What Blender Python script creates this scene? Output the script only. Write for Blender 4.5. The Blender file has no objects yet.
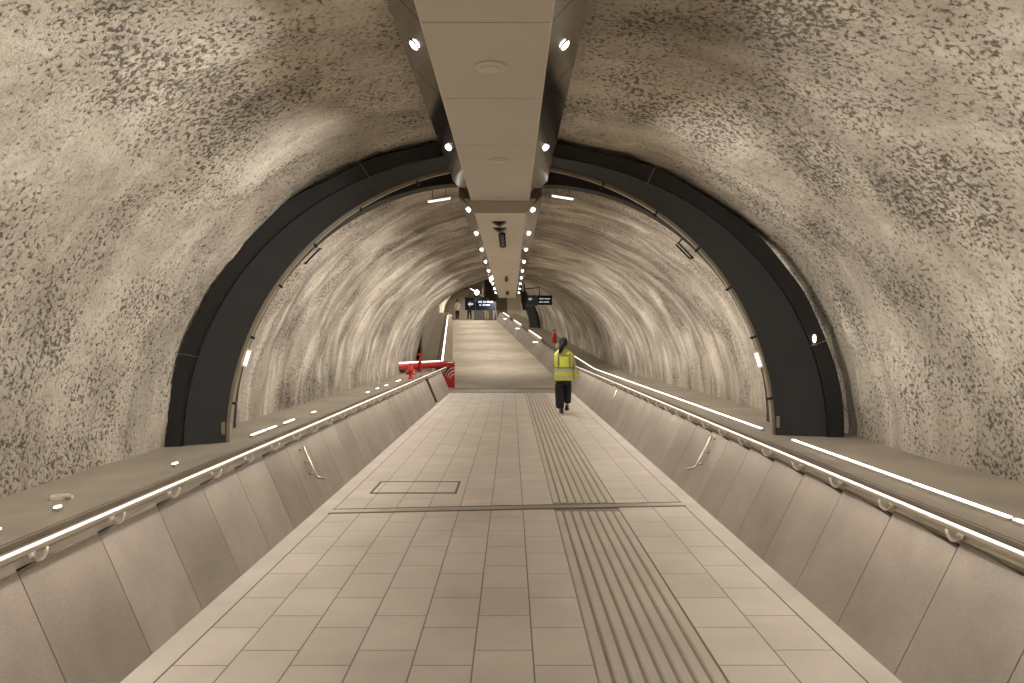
import bpy, bmesh, math, random
from mathutils import Vector, noise, Matrix
random.seed(4)
sc = bpy.context.scene
COL = sc.collection
PI = math.pi

# ------------------------------------------------------------------ tunnel frame
YB, RX, RZ = 22.5, -0.079, 0.082          # where the ramp begins; its drift and rise per metre
YT = 60.0                                  # top of the ramp
def soft(d, w=0.5):
    if d <= -w: return 0.0
    if d >= w: return d
    return (d + w) ** 2 / (4 * w)
def P(x, y, z):
    d = soft(y - YB)
    e = soft(y - YT)
    return (x + RX * (d - e), y, z + RZ * (d - e))
LZ = 0.62                                  # ledge level
def rad(th, side=None):
    c = math.cos(th)
    if c < 0: return 2.77 + 0.21 * abs(c) ** 1.5
    return 2.77 + 0.50 * abs(c) ** 2.4

# ------------------------------------------------------------------ mesh builder
class MB:
    def __init__(s): s.v = []; s.f = []; s.t = []; s.tint = 0.5
    def add(s, vs, fs):
        o = len(s.v); s.v += [tuple(v) for v in vs]
        for f in fs: s.f.append([i + o for i in f]); s.t.append(s.tint)
    def box(s, c, d, rot=None):
        x, y, z = d[0] / 2, d[1] / 2, d[2] / 2
        vs = [Vector((a * x, b * y, e * z)) for a in (-1, 1) for b in (-1, 1) for e in (-1, 1)]
        if rot is not None: vs = [rot @ v for v in vs]
        vs = [v + Vector(c) for v in vs]
        s.add(vs, [(0, 1, 3, 2), (4, 6, 7, 5), (0, 4, 5, 1), (2, 3, 7, 6), (0, 2, 6, 4), (1, 5, 7, 3)])
    def bb(s, x0, x1, y0, y1, z0, z1):
        s.box(((x0 + x1) / 2, (y0 + y1) / 2, (z0 + z1) / 2), (abs(x1 - x0), abs(y1 - y0), abs(z1 - z0)))
    def tube(s, pts, r, n=8, cap=True, closed=False):
        pts = [Vector(p) for p in pts]; N = len(pts)
        rs = r if isinstance(r, (list, tuple)) else [r] * N
        vs = []; prev = None
        for i, p in enumerate(pts):
            if closed: t = pts[(i + 1) % N] - pts[i - 1]
            else: t = pts[min(i + 1, N - 1)] - pts[max(i - 1, 0)]
            t.normalize()
            if prev is None:
                a = Vector((0, 0, 1)) if abs(t.z) < .9 else Vector((1, 0, 0))
                u = t.cross(a).normalized()
            else:
                u = (prev - t * prev.dot(t)).normalized()
            prev = u; w = t.cross(u)
            for k in range(n):
                an = 2 * PI * k / n
                vs.append(p + (u * math.cos(an) + w * math.sin(an)) * rs[i])
        fs = []
        for i in range(N if closed else N - 1):
            j = (i + 1) % N
            for k in range(n):
                l = (k + 1) % n
                fs.append((i * n + k, i * n + l, j * n + l, j * n + k))
        if cap and not closed:
            fs.append(tuple(range(n))[::-1]); fs.append(tuple((N - 1) * n + k for k in range(n)))
        s.add(vs, fs)
    def sweep(s, prof, ys, closed=True, caps=True, fn=P):
        """profile of (x, z) points carried along the tunnel"""
        n = len(prof); vs = []
        for y in ys:
            for (x, z) in prof: vs.append(fn(x, y, z))
        fs = []
        m = n if closed else n - 1
        for i in range(len(ys) - 1):
            for k in range(m):
                l = (k + 1) % n
                fs.append((i * n + k, (i + 1) * n + k, (i + 1) * n + l, i * n + l))
        if caps and closed:
            fs.append(tuple(range(n))); fs.append(tuple((len(ys) - 1) * n + k for k in range(n))[::-1])
        s.add(vs, fs)
    def loft(s, secs, n=16, cap=True, pw=2.0):
        """secs: (centre, rx, ry) horizontal ellipses, optional 4th = z-rotation"""
        vs = []
        for q in secs:
            c, rx, ry = q[:3]; rot = q[3] if len(q) > 3 else 0
            for k in range(n):
                a = 2 * PI * k / n
                ca, sa = math.cos(a), math.sin(a)
                X = rx * math.copysign(abs(ca) ** (2 / pw), ca); Y = ry * math.copysign(abs(sa) ** (2 / pw), sa)
                vs.append((c[0] + X * math.cos(rot) - Y * math.sin(rot), c[1] + X * math.sin(rot) + Y * math.cos(rot), c[2]))
        fs = []
        for i in range(len(secs) - 1):
            for k in range(n):
                l = (k + 1) % n
                fs.append((i * n + k, i * n + l, (i + 1) * n + l, (i + 1) * n + k))
        if cap:
            fs.append(tuple(range(n))[::-1]); fs.append(tuple((len(secs) - 1) * n + k for k in range(n)))
        s.add(vs, fs)
    def lathe(s, prof, c=(0, 0, 0), n=20, M=None):
        """prof of (r, z) about z; M optional 3x3"""
        vs = []
        for (r, z) in prof:
            for k in range(n):
                a = 2 * PI * k / n
                v = Vector((r * math.cos(a), r * math.sin(a), z))
                if M is not None: v = M @ v
                vs.append(v + Vector(c))
        fs = []
        for i in range(len(prof) - 1):
            for k in range(n):
                l = (k + 1) % n
                fs.append((i * n + k, i * n + l, (i + 1) * n + l, (i + 1) * n + k))
        fs.append(tuple(range(n))[::-1]); fs.append(tuple((len(prof) - 1) * n + k for k in range(n)))
        s.add(vs, fs)
    def build(s, name, mat, parent=None, smooth=False, bevel=0, sub=0):
        me = bpy.data.meshes.new(name)
        me.from_pydata(s.v, [], s.f)
        bm = bmesh.new(); bm.from_mesh(me)
        bmesh.ops.recalc_face_normals(bm, faces=bm.faces)
        bm.to_mesh(me); bm.free()
        at = me.attributes.new('tint', 'FLOAT', 'FACE')
        at.data.foreach_set('value', s.t)
        me.materials.append(mat)
        if smooth: me.shade_smooth()
        o = bpy.data.objects.new(name, me); COL.objects.link(o)
        if parent:
            o.parent = parent
            o.matrix_parent_inverse = Matrix.Translation(-Vector(parent.location)) if parent.type == 'EMPTY' and parent.parent is None else Matrix()
        if bevel:
            b = o.modifiers.new('bevel', 'BEVEL'); b.width = bevel; b.segments = 2; b.limit_method = 'ANGLE'
        if sub:
            b = o.modifiers.new('sub', 'SUBSURF'); b.levels = b.render_levels = sub
        return o

def tag(o, label=None, cat=None, group=None, kind=None):
    if label: o['label'] = label
    if cat: o['category'] = cat
    if group: o['group'] = group
    if kind: o['kind'] = kind
    return o
def thing(name, loc, label, cat, group=None):
    o = bpy.data.objects.new(name, None); COL.objects.link(o)
    o.location = loc; o.empty_display_size = .2
    return tag(o, label, cat, group)

# ------------------------------------------------------------------ materials
def newmat(name):
    m = bpy.data.materials.new(name); m.use_nodes = True
    nt = m.node_tree; b = nt.nodes['Principled BSDF']
    return m, nt, b
def N(nt, typ, **kw):
    n = nt.nodes.new(typ)
    for k, v in kw.items():
        if k in n.inputs: n.inputs[k].default_value = v
        else: setattr(n, k, v)
    return n
def ramp(nt, fac, stops):
    r = nt.nodes.new('ShaderNodeValToRGB'); els = r.color_ramp.elements
    while len(els) < len(stops): els.new(0.5)
    for e, (p, c) in zip(els, stops):
        e.position = p; e.color = (*c, 1) if len(c) == 3 else c
    nt.links.new(fac, r.inputs[0]); return r
def mix(nt, a, b, f, mode='MIX'):
    m = nt.nodes.new('ShaderNodeMix'); m.data_type = 'RGBA'; m.blend_type = mode
    for s, v in ((m.inputs[6], a), (m.inputs[7], b), (m.inputs[0], f)):
        if hasattr(v, 'is_linked') or hasattr(v, 'links'): nt.links.new(v, s)
        elif isinstance(v, tuple): s.default_value = (*v, 1)
        else: s.default_value = v
    return m.outputs[2]
def plain(name, col, rough=.5, metal=0., var=.08, scale=6., bump=0., coat=0.):
    m, nt, b = newmat(name)
    tc = N(nt, 'ShaderNodeTexCoord'); no = N(nt, 'ShaderNodeTexNoise', Scale=scale, Detail=4.)
    nt.links.new(tc.outputs['Object'], no.inputs['Vector'])
    d = tuple(c * (1 - var) for c in col); l = tuple(min(1, c * (1 + var)) for c in col)
    r = ramp(nt, no.outputs['Fac'], [(.3, d), (.7, l)])
    nt.links.new(r.outputs[0], b.inputs['Base Color'])
    b.inputs['Roughness'].default_value = rough; b.inputs['Metallic'].default_value = metal
    b.inputs['Coat Weight'].default_value = coat
    if bump:
        bp = N(nt, 'ShaderNodeBump', Strength=bump, Distance=.01)
        n2 = N(nt, 'ShaderNodeTexNoise', Scale=scale * 12, Detail=3.)
        nt.links.new(tc.outputs['Object'], n2.inputs['Vector'])
        nt.links.new(n2.outputs['Fac'], bp.inputs['Height']); nt.links.new(bp.outputs[0], b.inputs['Normal'])
    return m
def glow(name, col, e):
    m, nt, b = newmat(name)
    no = N(nt, 'ShaderNodeTexNoise', Scale=3.)
    r = ramp(nt, no.outputs['Fac'], [(.3, tuple(c * .97 for c in col)), (.7, col)])
    nt.links.new(r.outputs[0], b.inputs['Emission Color']); nt.links.new(r.outputs[0], b.inputs['Base Color'])
    b.inputs['Emission Strength'].default_value = e
    return m

def shotcrete():
    m, nt, b = newmat('shotcrete'); L = nt.links.new
    tc = N(nt, 'ShaderNodeTexCoord'); ob = tc.outputs['Object']
    uv = N(nt, 'ShaderNodeUVMap', uv_map='arc')
    # patches
    big = N(nt, 'ShaderNodeTexNoise', Scale=.8, Detail=6., Roughness=.6); L(ob, big.inputs['Vector'])
    base = ramp(nt, big.outputs['Fac'], [(.34, (.47, .42, .352)), (.5, (.63, .573, .488)), (.62, (.79, .727, .628))])
    # streaks along the arc
    mp = N(nt, 'ShaderNodeMapping'); mp.inputs['Scale'].default_value = (1.7, .38, 1); L(uv.outputs[0], mp.inputs['Vector'])
    st = N(nt, 'ShaderNodeTexNoise', Scale=1.0, Detail=8., Roughness=.66, Distortion=1.1); L(mp.outputs[0], st.inputs['Vector'])
    sr = ramp(nt, st.outputs['Fac'], [(.34, (.42, .41, .40)), (.48, (.80, .79, .78)), (.60, (1.22, 1.22, 1.22))])
    sx = N(nt, 'ShaderNodeSeparateXYZ'); L(uv.outputs[0], sx.inputs[0])
    fy = N(nt, 'ShaderNodeMapRange'); fy.inputs[1].default_value = 5.5; fy.inputs[2].default_value = 9; fy.inputs[3].default_value = .42; fy.inputs[4].default_value = .9
    L(sx.outputs[0], fy.inputs[0])
    c = mix(nt, base.outputs[0], sr.outputs[0], fy.outputs[0], 'MULTIPLY')
    # a few pale drips low on the wall
    mp2 = N(nt, 'ShaderNodeMapping'); mp2.inputs['Scale'].default_value = (5.5, .5, 1); L(uv.outputs[0], mp2.inputs['Vector'])
    dr = N(nt, 'ShaderNodeTexNoise', Scale=1.0, Detail=3., Distortion=.4); L(mp2.outputs[0], dr.inputs['Vector'])
    drr = ramp(nt, dr.outputs['Fac'], [(.60, (0, 0, 0)), (.68, (.7, .7, .7))])
    dm = N(nt, 'ShaderNodeMath', operation='MULTIPLY'); L(drr.outputs[0], dm.inputs[0]); L(fy.outputs[0], dm.inputs[1])
    c = mix(nt, c, (.78, .71, .60), dm.outputs[0])
    # pitting; the shade inside the pits is put into the colour
    dn = N(nt, 'ShaderNodeTexNoise', Scale=36., Detail=4., Roughness=.62, Distortion=.3); L(ob, dn.inputs['Vector'])
    pat = N(nt, 'ShaderNodeTexNoise', Scale=1.5, Detail=5.); L(ob, pat.inputs['Vector'])
    pm = N(nt, 'ShaderNodeMapRange'); pm.inputs[1].default_value = .36; pm.inputs[2].default_value = .66; pm.inputs[3].default_value = -.05; pm.inputs[4].default_value = .10
    L(pat.outputs['Fac'], pm.inputs[0])
    sub = N(nt, 'ShaderNodeMath', operation='SUBTRACT'); L(dn.outputs['Fac'], sub.inputs[0]); L(pm.outputs[0], sub.inputs[1])
    pit = ramp(nt, sub.outputs[0], [(.33, (.19, .17, .15)), (.425, (.93, .925, .915)), (.60, (1.10, 1.10, 1.10))])
    c = mix(nt, c, pit.outputs[0], .9, 'MULTIPLY')
    # damp, stained foot of the wall, plus the shade there painted in
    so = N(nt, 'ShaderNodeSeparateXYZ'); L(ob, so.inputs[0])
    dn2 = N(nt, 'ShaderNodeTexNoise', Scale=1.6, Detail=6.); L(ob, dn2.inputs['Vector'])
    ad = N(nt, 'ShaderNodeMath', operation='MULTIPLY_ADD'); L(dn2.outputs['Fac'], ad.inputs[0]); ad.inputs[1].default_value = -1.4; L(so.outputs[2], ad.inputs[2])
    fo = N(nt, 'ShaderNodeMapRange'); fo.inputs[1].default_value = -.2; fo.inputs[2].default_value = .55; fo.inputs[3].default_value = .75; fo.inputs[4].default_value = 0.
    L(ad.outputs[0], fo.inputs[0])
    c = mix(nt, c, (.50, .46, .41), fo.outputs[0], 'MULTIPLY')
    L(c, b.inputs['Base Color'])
    fn = N(nt, 'ShaderNodeTexNoise', Scale=85., Detail=4., Roughness=.65); L(ob, fn.inputs['Vector'])
    b1 = N(nt, 'ShaderNodeBump', Strength=.7, Distance=.016); L(pit.outputs[0], b1.inputs['Height'])
    b2 = N(nt, 'ShaderNodeBump', Strength=.6, Distance=.010); L(fn.outputs['Fac'], b2.inputs['Height']); L(b1.outputs[0], b2.inputs['Normal'])
    b3 = N(nt, 'ShaderNodeBump', Strength=.6, Distance=.06); L(st.outputs['Fac'], b3.inputs['Height']); L(b2.outputs[0], b3.inputs['Normal'])
    L(b3.outputs[0], b.inputs['Normal'])
    b.inputs['Roughness'].default_value = .85
    return m

def tiles(name, off, row=.29, col1=(.50, .44, .37), col2=(.455, .40, .335), wd=.46, joint=(.17, .14, .11)):
    m, nt, b = newmat(name); L = nt.links.new
    tc = N(nt, 'ShaderNodeTexCoord'); s = N(nt, 'ShaderNodeSeparateXYZ'); L(tc.outputs['Object'], s.inputs[0])
    a = N(nt, 'ShaderNodeMath', operation='SUBTRACT'); L(s.outputs[0], a.inputs[0]); a.inputs[1].default_value = off - 29 * row * 2
    cb = N(nt, 'ShaderNodeCombineXYZ'); L(s.outputs[1], cb.inputs[0]); L(a.outputs[0], cb.inputs[1])
    br = N(nt, 'ShaderNodeTexBrick', Scale=1.0); L(cb.outputs[0], br.inputs['Vector'])
    br.inputs['Brick Width'].default_value = wd; br.inputs['Row Height'].default_value = row
    br.inputs['Mortar Size'].default_value = .0045; br.inputs['Mortar Smooth'].default_value = .3
    br.offset = .37; br.offset_frequency = 2
    br.inputs['Color1'].default_value = (*col1, 1); br.inputs['Color2'].default_value = (*col2, 1); br.inputs['Mortar'].default_value = (*joint, 1)
    st = N(nt, 'ShaderNodeTexNoise', Scale=1.3, Detail=7., Roughness=.6); L(tc.outputs['Object'], st.inputs['Vector'])
    sr = ramp(nt, st.outputs['Fac'], [(.3, (.84, .83, .81)), (.6, (1.06, 1.06, 1.06))])
    c = mix(nt, br.outputs['Color'], sr.outputs[0], 1., 'MULTIPLY')
    f = N(nt, 'ShaderNodeTexNoise', Scale=120., Detail=2.); L(tc.outputs['Object'], f.inputs['Vector'])
    fr = ramp(nt, f.outputs['Fac'], [(.3, (.92, .92, .92)), (.7, (1.05, 1.05, 1.05))])
    c = mix(nt, c, fr.outputs[0], 1., 'MULTIPLY')
    L(c, b.inputs['Base Color'])
    rr = ramp(nt, st.outputs['Fac'], [(.3, (.5 if wd < 1 else .8,) * 3), (.7, (.65 if wd < 1 else .85,) * 3)]); L(rr.outputs[0], b.inputs['Roughness'])
    bp = N(nt, 'ShaderNodeBump', Strength=.5, Distance=.003, invert=True); L(br.outputs['Fac'], bp.inputs['Height']); L(bp.outputs[0], b.inputs['Normal'])
    return m

def panelmat(name, col):
    """stone cladding: per-panel tint from the face attribute, cloudy staining, fine grain"""
    m, nt, b = newmat(name); L = nt.links.new
    tc = N(nt, 'ShaderNodeTexCoord')
    at = N(nt, 'ShaderNodeAttribute', attribute_name='tint')
    cl = N(nt, 'ShaderNodeTexNoise', Scale=2.2, Detail=6., Roughness=.6); L(tc.outputs['Object'], cl.inputs['Vector'])
    r = ramp(nt, cl.outputs['Fac'], [(.3, tuple(c * .82 for c in col)), (.65, tuple(c * 1.14 for c in col))])
    tr = ramp(nt, at.outputs['Fac'], [(0, (.84, .82, .80)), (1, (1.08, 1.08, 1.08))])
    c = mix(nt, r.outputs[0], tr.outputs[0], 1., 'MULTIPLY')
    g = N(nt, 'ShaderNodeTexNoise', Scale=140., Detail=2.); L(tc.outputs['Object'], g.inputs['Vector'])
    gr = ramp(nt, g.outputs['Fac'], [(.35, (.86,) * 3), (.65, (1.08,) * 3)])
    c = mix(nt, c, gr.outputs[0], 1., 'MULTIPLY')
    L(c, b.inputs['Base Color']); b.inputs['Roughness'].default_value = .5
    return m

M_shot = shotcrete()
M_floor = tiles('floor_tile', .108)
M_floorR = tiles('floor_tile_right', .985, row=.322)
M_edge = plain('edge_stone', (.47, .415, .35), .55, var=.12, scale=2.5, bump=.1)
M_tact = plain('tactile_stone', (.42, .365, .295), .5, var=.1, scale=2.)
M_tactgap = plain('tactile_groove', (.20, .165, .13), .7)
M_ramp = tiles('ramp_tile', .108, row=.58, wd=2.3, col1=(.58, .52, .43), col2=(.55, .49, .40), joint=(.45, .40, .33))
M_clad = panelmat('cladding_stone', (.26, .22, .185))
M_core = plain('parapet_core', (.05, .043, .036), .9)
M_coping = plain('coping_stone', (.30, .26, .205), .5, var=.12, scale=3.)
M_copemetal = plain('coping_metal', (.42, .36, .29), .35, .7)
M_ledge = plain('ledge_concrete', (.33, .285, .225), .55, var=.18, scale=1.6, bump=.15)
M_steel = plain('brushed_steel', (.62, .58, .52), .3, .9)
M_bracket = plain('bracket_satin', (.75, .70, .62), .35, .35)
M_steeldk = plain('bracket_steel', (.45, .40, .34), .35, .9)
M_led = glow('led_white', (1., .93, .82), 3.2)
M_ledsoft = glow('rail_led', (1., .92, .80), .78)
M_spot = glow('spot_lens', (1., .97, .86), 14.)
M_tube = glow('tube_lamp', (1., .95, .85), 1.4)
M_soffit = plain('soffit_panel', (.60, .555, .48), .55, var=.03, scale=.7)
M_soffit2 = plain('soffit_panel_far', (.70, .64, .54), .55, var=.04, scale=.7)
M_riser = plain('soffit_riser', (.46, .41, .34), .6, var=.03)
M_seam = plain('seam_dark', (.13, .105, .08), .8)
M_mirror = plain('polished_side_panel', (.25, .24, .22), .11, .85, var=.03)
M_black = plain('black_plastic', (.012, .012, .013), .4)
M_ring = plain('ring_plate', (.034, .036, .039), .45, .2, var=.06, scale=1.)
M_ringdk = plain('ring_collar', (.013, .013, .013), .6, .0, var=.2, scale=3.)
M_tan = plain('ring_inner_trim', (.32, .275, .21), .5, .4)
M_white = plain('white_plastic', (.66, .61, .52), .4)
M_red = plain('red_paint', (.46, .018, .022), .4, coat=.3)
M_redb = plain('red_valve_paint', (.70, .035, .035), .35, coat=.3)
M_signbg = plain('sign_navy', (.010, .012, .035), .3)
M_signtxt = glow('sign_lettering', (.70, .80, .92), .42)
M_teal = plain('teal_panel', (.05, .11, .12), .3)
M_dark = plain('dark_opening', (.02, .018, .02), .6)
M_brown = plain('portal_brown', (.15, .125, .095), .7)
M_greyp = plain('grey_service_panel', (.25, .225, .18), .6, var=.1, scale=.8)
M_brownp = panelmat('ramp_cladding', (.30, .235, .175))

# ------------------------------------------------------------------ vault (rough sprayed concrete)
def frange(a, b, st):
    n = max(1, int(round((b - a) / st))); return [a + (b - a) * i / n for i in range(n + 1)]
ysN = frange(-5, 2.6, .4)[:-1] + frange(2.6, 6.9, .04)[:-1] + frange(6.9, 12, .07)[:-1] + frange(12, YB, .13)[:-1] + frange(YB, YT + 6, .6)
ysN.sort()
def vault(name, a0, a1, n):
    vs = []; fs = []; uvs = []
    for y in ysN:
        for k in range(n + 1):
            th = a0 + (a1 - a0) * k / n
            r = rad(th)
            x, z = r * math.cos(th), r * math.sin(th) + LZ
            q = Vector((x, y, z))
            d = .050 * noise.noise(q * .9) + .028 * noise.noise(q * 2.6 + Vector((7, 1, 3)))
            amp = 1.0 if y < 7 else .6
            arc = th * 2.9
            d += .040 * noise.noise(Vector((y * 1.3 + .8 * noise.noise(q * .7), arc * .45, 4.)))        # spray passes that follow the arc
            if y < 14: d += amp * (.010 * noise.noise(q * 8.) + .012 * noise.noise(q * 20.))
            rr = r + d + .02
            vs.append(P(rr * math.cos(th), y, rr * math.sin(th) + LZ)); uvs.append((y, arc))
    for i in range(len(ysN) - 1):
        for k in range(n):
            a = i * (n + 1) + k; fs.append((a, a + 1, a + n + 2, a + n + 1))
    me = bpy.data.meshes.new(name); me.from_pydata(vs, [], fs)
    uvl = me.uv_layers.new(name='arc')
    buf = []
    for l in me.loops: buf += uvs[l.vertex_index]
    uvl.data.foreach_set('uv', buf)
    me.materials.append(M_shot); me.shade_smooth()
    o = bpy.data.objects.new(name, me); COL.objects.link(o); tag(o, kind='structure')
    return o
EPS = math.radians(2)
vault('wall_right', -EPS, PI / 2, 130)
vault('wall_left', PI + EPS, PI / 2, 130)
# closing walls
m = MB(); m.bb(-3.6, 3.6, -5.3, -5.0, -.1, 4.2); tag(m.build('wall_back', M_greyp), kind='structure')

# ------------------------------------------------------------------ floor
def floorstrip(name, x0, x1, y0, y1, mat, z=0., th=.12):
    m = MB(); ys = [y0, y1] if y1 <= YB - .5 else frange(y0, y1, .5)
    m.sweep([(x0, z), (x1, z), (x1, z - th), (x0, z - th)], ys)
    return tag(m.build(name, mat), kind='structure')
FY = YB - 1.1
floorstrip('floor', -1.61, .392, -5, FY, M_floor)
floorstrip('floor', .985, 1.61, -5, FY, M_floorR)
floorstrip('floor', .392, .985, -5, FY, M_tactgap, z=-.004, th=.11)
floorstrip('trim_1', -1.95, -1.61, -5, FY, M_edge, z=-.003)
floorstrip('trim_2', 1.61, 1.95, -5, FY, M_edge, z=-.003)
m = MB()
for k in range(8):
    c = .392 + (k + .5) * .593 / 8
    for (a, b) in ((-5., 6.62), (6.98, FY)):
        if b > a: m.sweep([(c - .029, -.004), (c - .022, .006), (c + .022, .006), (c + .029, -.004)], [a, b])
tp = m.build('tactile_strip', M_tact)
tag(tp, 'ribbed tactile guidance strip of parallel raised bars right of the floor centre line', 'tactile paving')
# floor seam crossing the corridor at the ring (slightly skewed)
def skewbox(mb, x0, x1, yc, w, z0, z1, sk=.09):
    mb.add([(x, yc + sk * x + s * w / 2, z) for x in (x0, x1) for s in (-1, 1) for z in (z0, z1)],
           [(0, 1, 3, 2), (4, 6, 7, 5), (0, 4, 5, 1), (2, 3, 7, 6), (0, 2, 6, 4), (1, 5, 7, 3)])
m = MB(); skewbox(m, -1.62, 1.62, 6.79, .15, -.05, .004); t3 = m.build('trim_3', M_steeldk); tag(t3, kind='structure')
m = MB(); skewbox(m, -1.62, 1.62, 6.715, .030, -.05, .005); skewbox(m, -1.62, 1.62, 6.865, .030, -.05, .005)
tag(m.build('trim_4', M_seam), kind='structure')
m = MB(); m.sweep([(-1.95, -.12), (1.95, -.12), (1.95, .0), (-1.95, .0)], [FY, FY + .8, FY + 1.4])
tag(m.build('trim_5', plain('threshold', (.27, .235, .19), .6)), kind='structure')
floorstrip('floor', -1.95, 1.95, FY + 1.4, YT + 8, M_ramp)
m = MB()
for (a, w_) in ((FY, .12), (FY + 1.3, .12)): m.sweep([(-1.8, -.05), (1.8, -.05), (1.8, .006), (-1.8, .006)], [a, a + w_])
tag(m.build('trim_10', M_seam), kind='structure')
m = MB()
for x in (-1.61, 1.61): m.bb(x - .004, x + .004, -5, FY, -.03, .0015)
tag(m.build('trim_11', M_seam), kind='structure')
# access cover
ac = thing('access_cover', (-.98, 7.72, 0), 'rectangular recessed floor access cover with thin dark frame left of the centre', 'access cover')
m = MB(); x0, x1, y0, y1 = -1.42, -.545, 7.42, 8.03
for (a, b, c, d) in ((x0, x1, y0, y0 + .03), (x0, x1, y1 - .03, y1), (x0, x0 + .022, y0, y1), (x1 - .022, x1, y0, y1)): m.bb(a, b, c, d, -.02, .006)
m.build('frame', M_seam, ac)
m = MB(); m.bb(x0 + .025, x1 - .025, y0 + .034, y1 - .034, -.02, .004); m.build('cover_plate', M_floor, ac)

# ------------------------------------------------------------------ ledges
def ledge(name, s, xo, y0, y1):
    m = MB(); ys = [y0] + (frange(YB - 1, y1, .5) if y1 > YB else [y1])
    m.sweep([(s * 2.30, LZ), (s * xo, LZ), (s * xo, LZ - .2), (s * 2.30, LZ - .2)], ys)
    tag(m.build(name, M_ledge), kind='structure')
ledge('trim_6', -1, 3.2, -5, YT + 6)
ledge('trim_7', 1, 3.5, -5, YT + 6)

# ------------------------------------------------------------------ parapets
def parapet(s, xb, xt, y0, y1, label, y_off=0., P_len=.6, mat=None, xs=None, name='parapet_wall', gap=None):
    root = thing(name, (s * xb, max(y0, 0), 0) if y0 < YB else P(s * xb, y0, 0), label, 'low wall')
    ys = [y0] + ([y for y in frange(YB - 1, y1, .5) if y > y0] if y1 > YB - 1 else []) 
    if ys[-1] < y1: ys.append(y1)
    mb = MB()
    mb.sweep([(s * (xb + .03), -.1), (s * (xt + .035), .60), (s * 2.42, .60), (s * 2.42, -.1)], ys)
    mb.build('core', M_core, root)
    # cladding panels in one mesh; tops slope so the dark core shows as shadow wedges
    c = MB(); y = y0 + y_off; L = P_len; rnd = random.Random(int(y0 * 10 + s)); c.tint = .5
    while y < y1 - .05:
        ya, yb = y + .003, min(y + L, y1) - .003
        if gap and ya < gap[1] and yb > gap[0]:
            y += L; continue
        c.tint = rnd.random()
        za = .580; zb = .622
        vs = []
        for (yy, zt) in ((ya, za), (yb, zb)):
            k = zt / .62
            for (x, z) in ((xb, -.02), (xb + (xt - xb) * k, zt), (xb + (xt - xb) * k + .03, zt), (xb + .03, -.02)):
                vs.append(P(s * x, yy, z))
        c.add(vs, [(0, 1, 2, 3), (7, 6, 5, 4), (0, 4, 5, 1), (1, 5, 6, 2), (2, 6, 7, 3), (3, 7, 4, 0)])
        y += L
    c.build('cladding', mat or M_clad, root)
    # coping with a raised inner lip and two grooves
    k = MB()
    k.sweep([(s * xt, .60), (s * xt, .642), (s * (xt + .10), .642), (s * (xt + .10), .632), (s * (xt + .125), .632),
             (s * (xt + .125), .648), (s * (xt + .15), .648), (s * (xt + .15), .630), (s * 2.42, .630), (s * 2.42, .60)], ys)
    k.build('coping', M_coping, root)
    g = MB(); g.sweep([(s * (xt + .155), .632), (s * (xt + .155), .637), (s * (xt + .215), .637), (s * (xt + .215), .632)], ys); g.sweep([(s * (xt + .04), .640), (s * (xt + .04), .646), (s * (xt + .085), .646), (s * (xt + .085), .640)], ys); g.build('groove', M_seam, root)
    t = MB(); t.sweep([(s * (xt - .004), .640), (s * (xt - .004), .650), (s * (xt + .03), .650), (s * (xt + .03), .640)], ys)
    t.sweep([(s * (xt + .122), .642), (s * (xt + .122), .662), (s * (xt + .142), .662), (s * (xt + .142), .642)], ys)
    t.build('edge_profile', M_copemetal, root)
    return root
parapet(-1, 1.76, 2.04, -5, 17.55, 'long leaning stone-clad low wall on the left below the steel handrail', y_off=.24)
parapet(1, 1.76, 2.08, -5, YB + 1.5, 'long leaning stone-clad low wall on the right, beside the tactile strip', y_off=.01)
parapet(-1, 1.76, 2.04, 18.05, 21.6, 'short separate end piece of the left low wall, past a dark slot', y_off=0., P_len=3.6)
parapet(-1, 1.76, 2.10, YB + 1.3, YT, 'brownish low wall climbing along the left of the far ramp', P_len=1.2, mat=M_brownp)
parapet(1, 1.76, 2.04, YB + 1.52, YT, 'low wall climbing along the right of the far ramp', P_len=1.2)

# ------------------------------------------------------------------ handrails
def handrail(s, x, z, y0, y1, label, step=.62, first=3.17, last=None):
    root = thing('handrail', (s * x, max(y0, 1), 0), label, 'handrail')
    ys = [y0] + [y for y in frange(YB - 1.5, y1, .4) if y0 < y < y1] + [y1]
    m = MB(); m.tube([P(s * x, y, z) for y in ys], .0145, 10); m.build('rail', M_steel, root, smooth=True)
    m = MB(); m.sweep([(s * (x - .011), z + .009), (s * (x - .006), z + .017), (s * (x + .006), z + .017), (s * (x + .010), z + .009)], ys)
    m.build('light_strip', M_ledsoft, root)
    proto = None; y = first
    while y - step > y0: y -= step
    while y < (last or y1):
        p = P(0, y, 0)
        if proto is None:
            b = MB(); pts = []
            for i in range(9):
                a = PI * i / 8
                pts.append((s * (x + .000 + .035 * (1 - math.cos(a)) ), 0, z - .02 - .055 * math.sin(a)))
            b.tube(pts, .0085, 8); b.lathe([(.022, 0), (.022, .008)], (s * (x + .066), 0, z - .05), 12, Matrix.Rotation(s * -PI / 2, 3, 'Y'))
            o = b.build('bracket', M_bracket, root, smooth=True); proto = o
            o.location = p
        else:
            o = proto.copy(); COL.objects.link(o); o.parent = root; o.matrix_parent_inverse = proto.matrix_parent_inverse; o.location = p
        y += step
    return root
handrail(-1, 1.945, .70, -5, 22.2, 'continuous lit steel handrail along the left low wall', first=3.10)
handrail(1, 2.00, .70, -5, YB + 2.2, 'continuous lit steel handrail along the right low wall', first=3.39)

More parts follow.
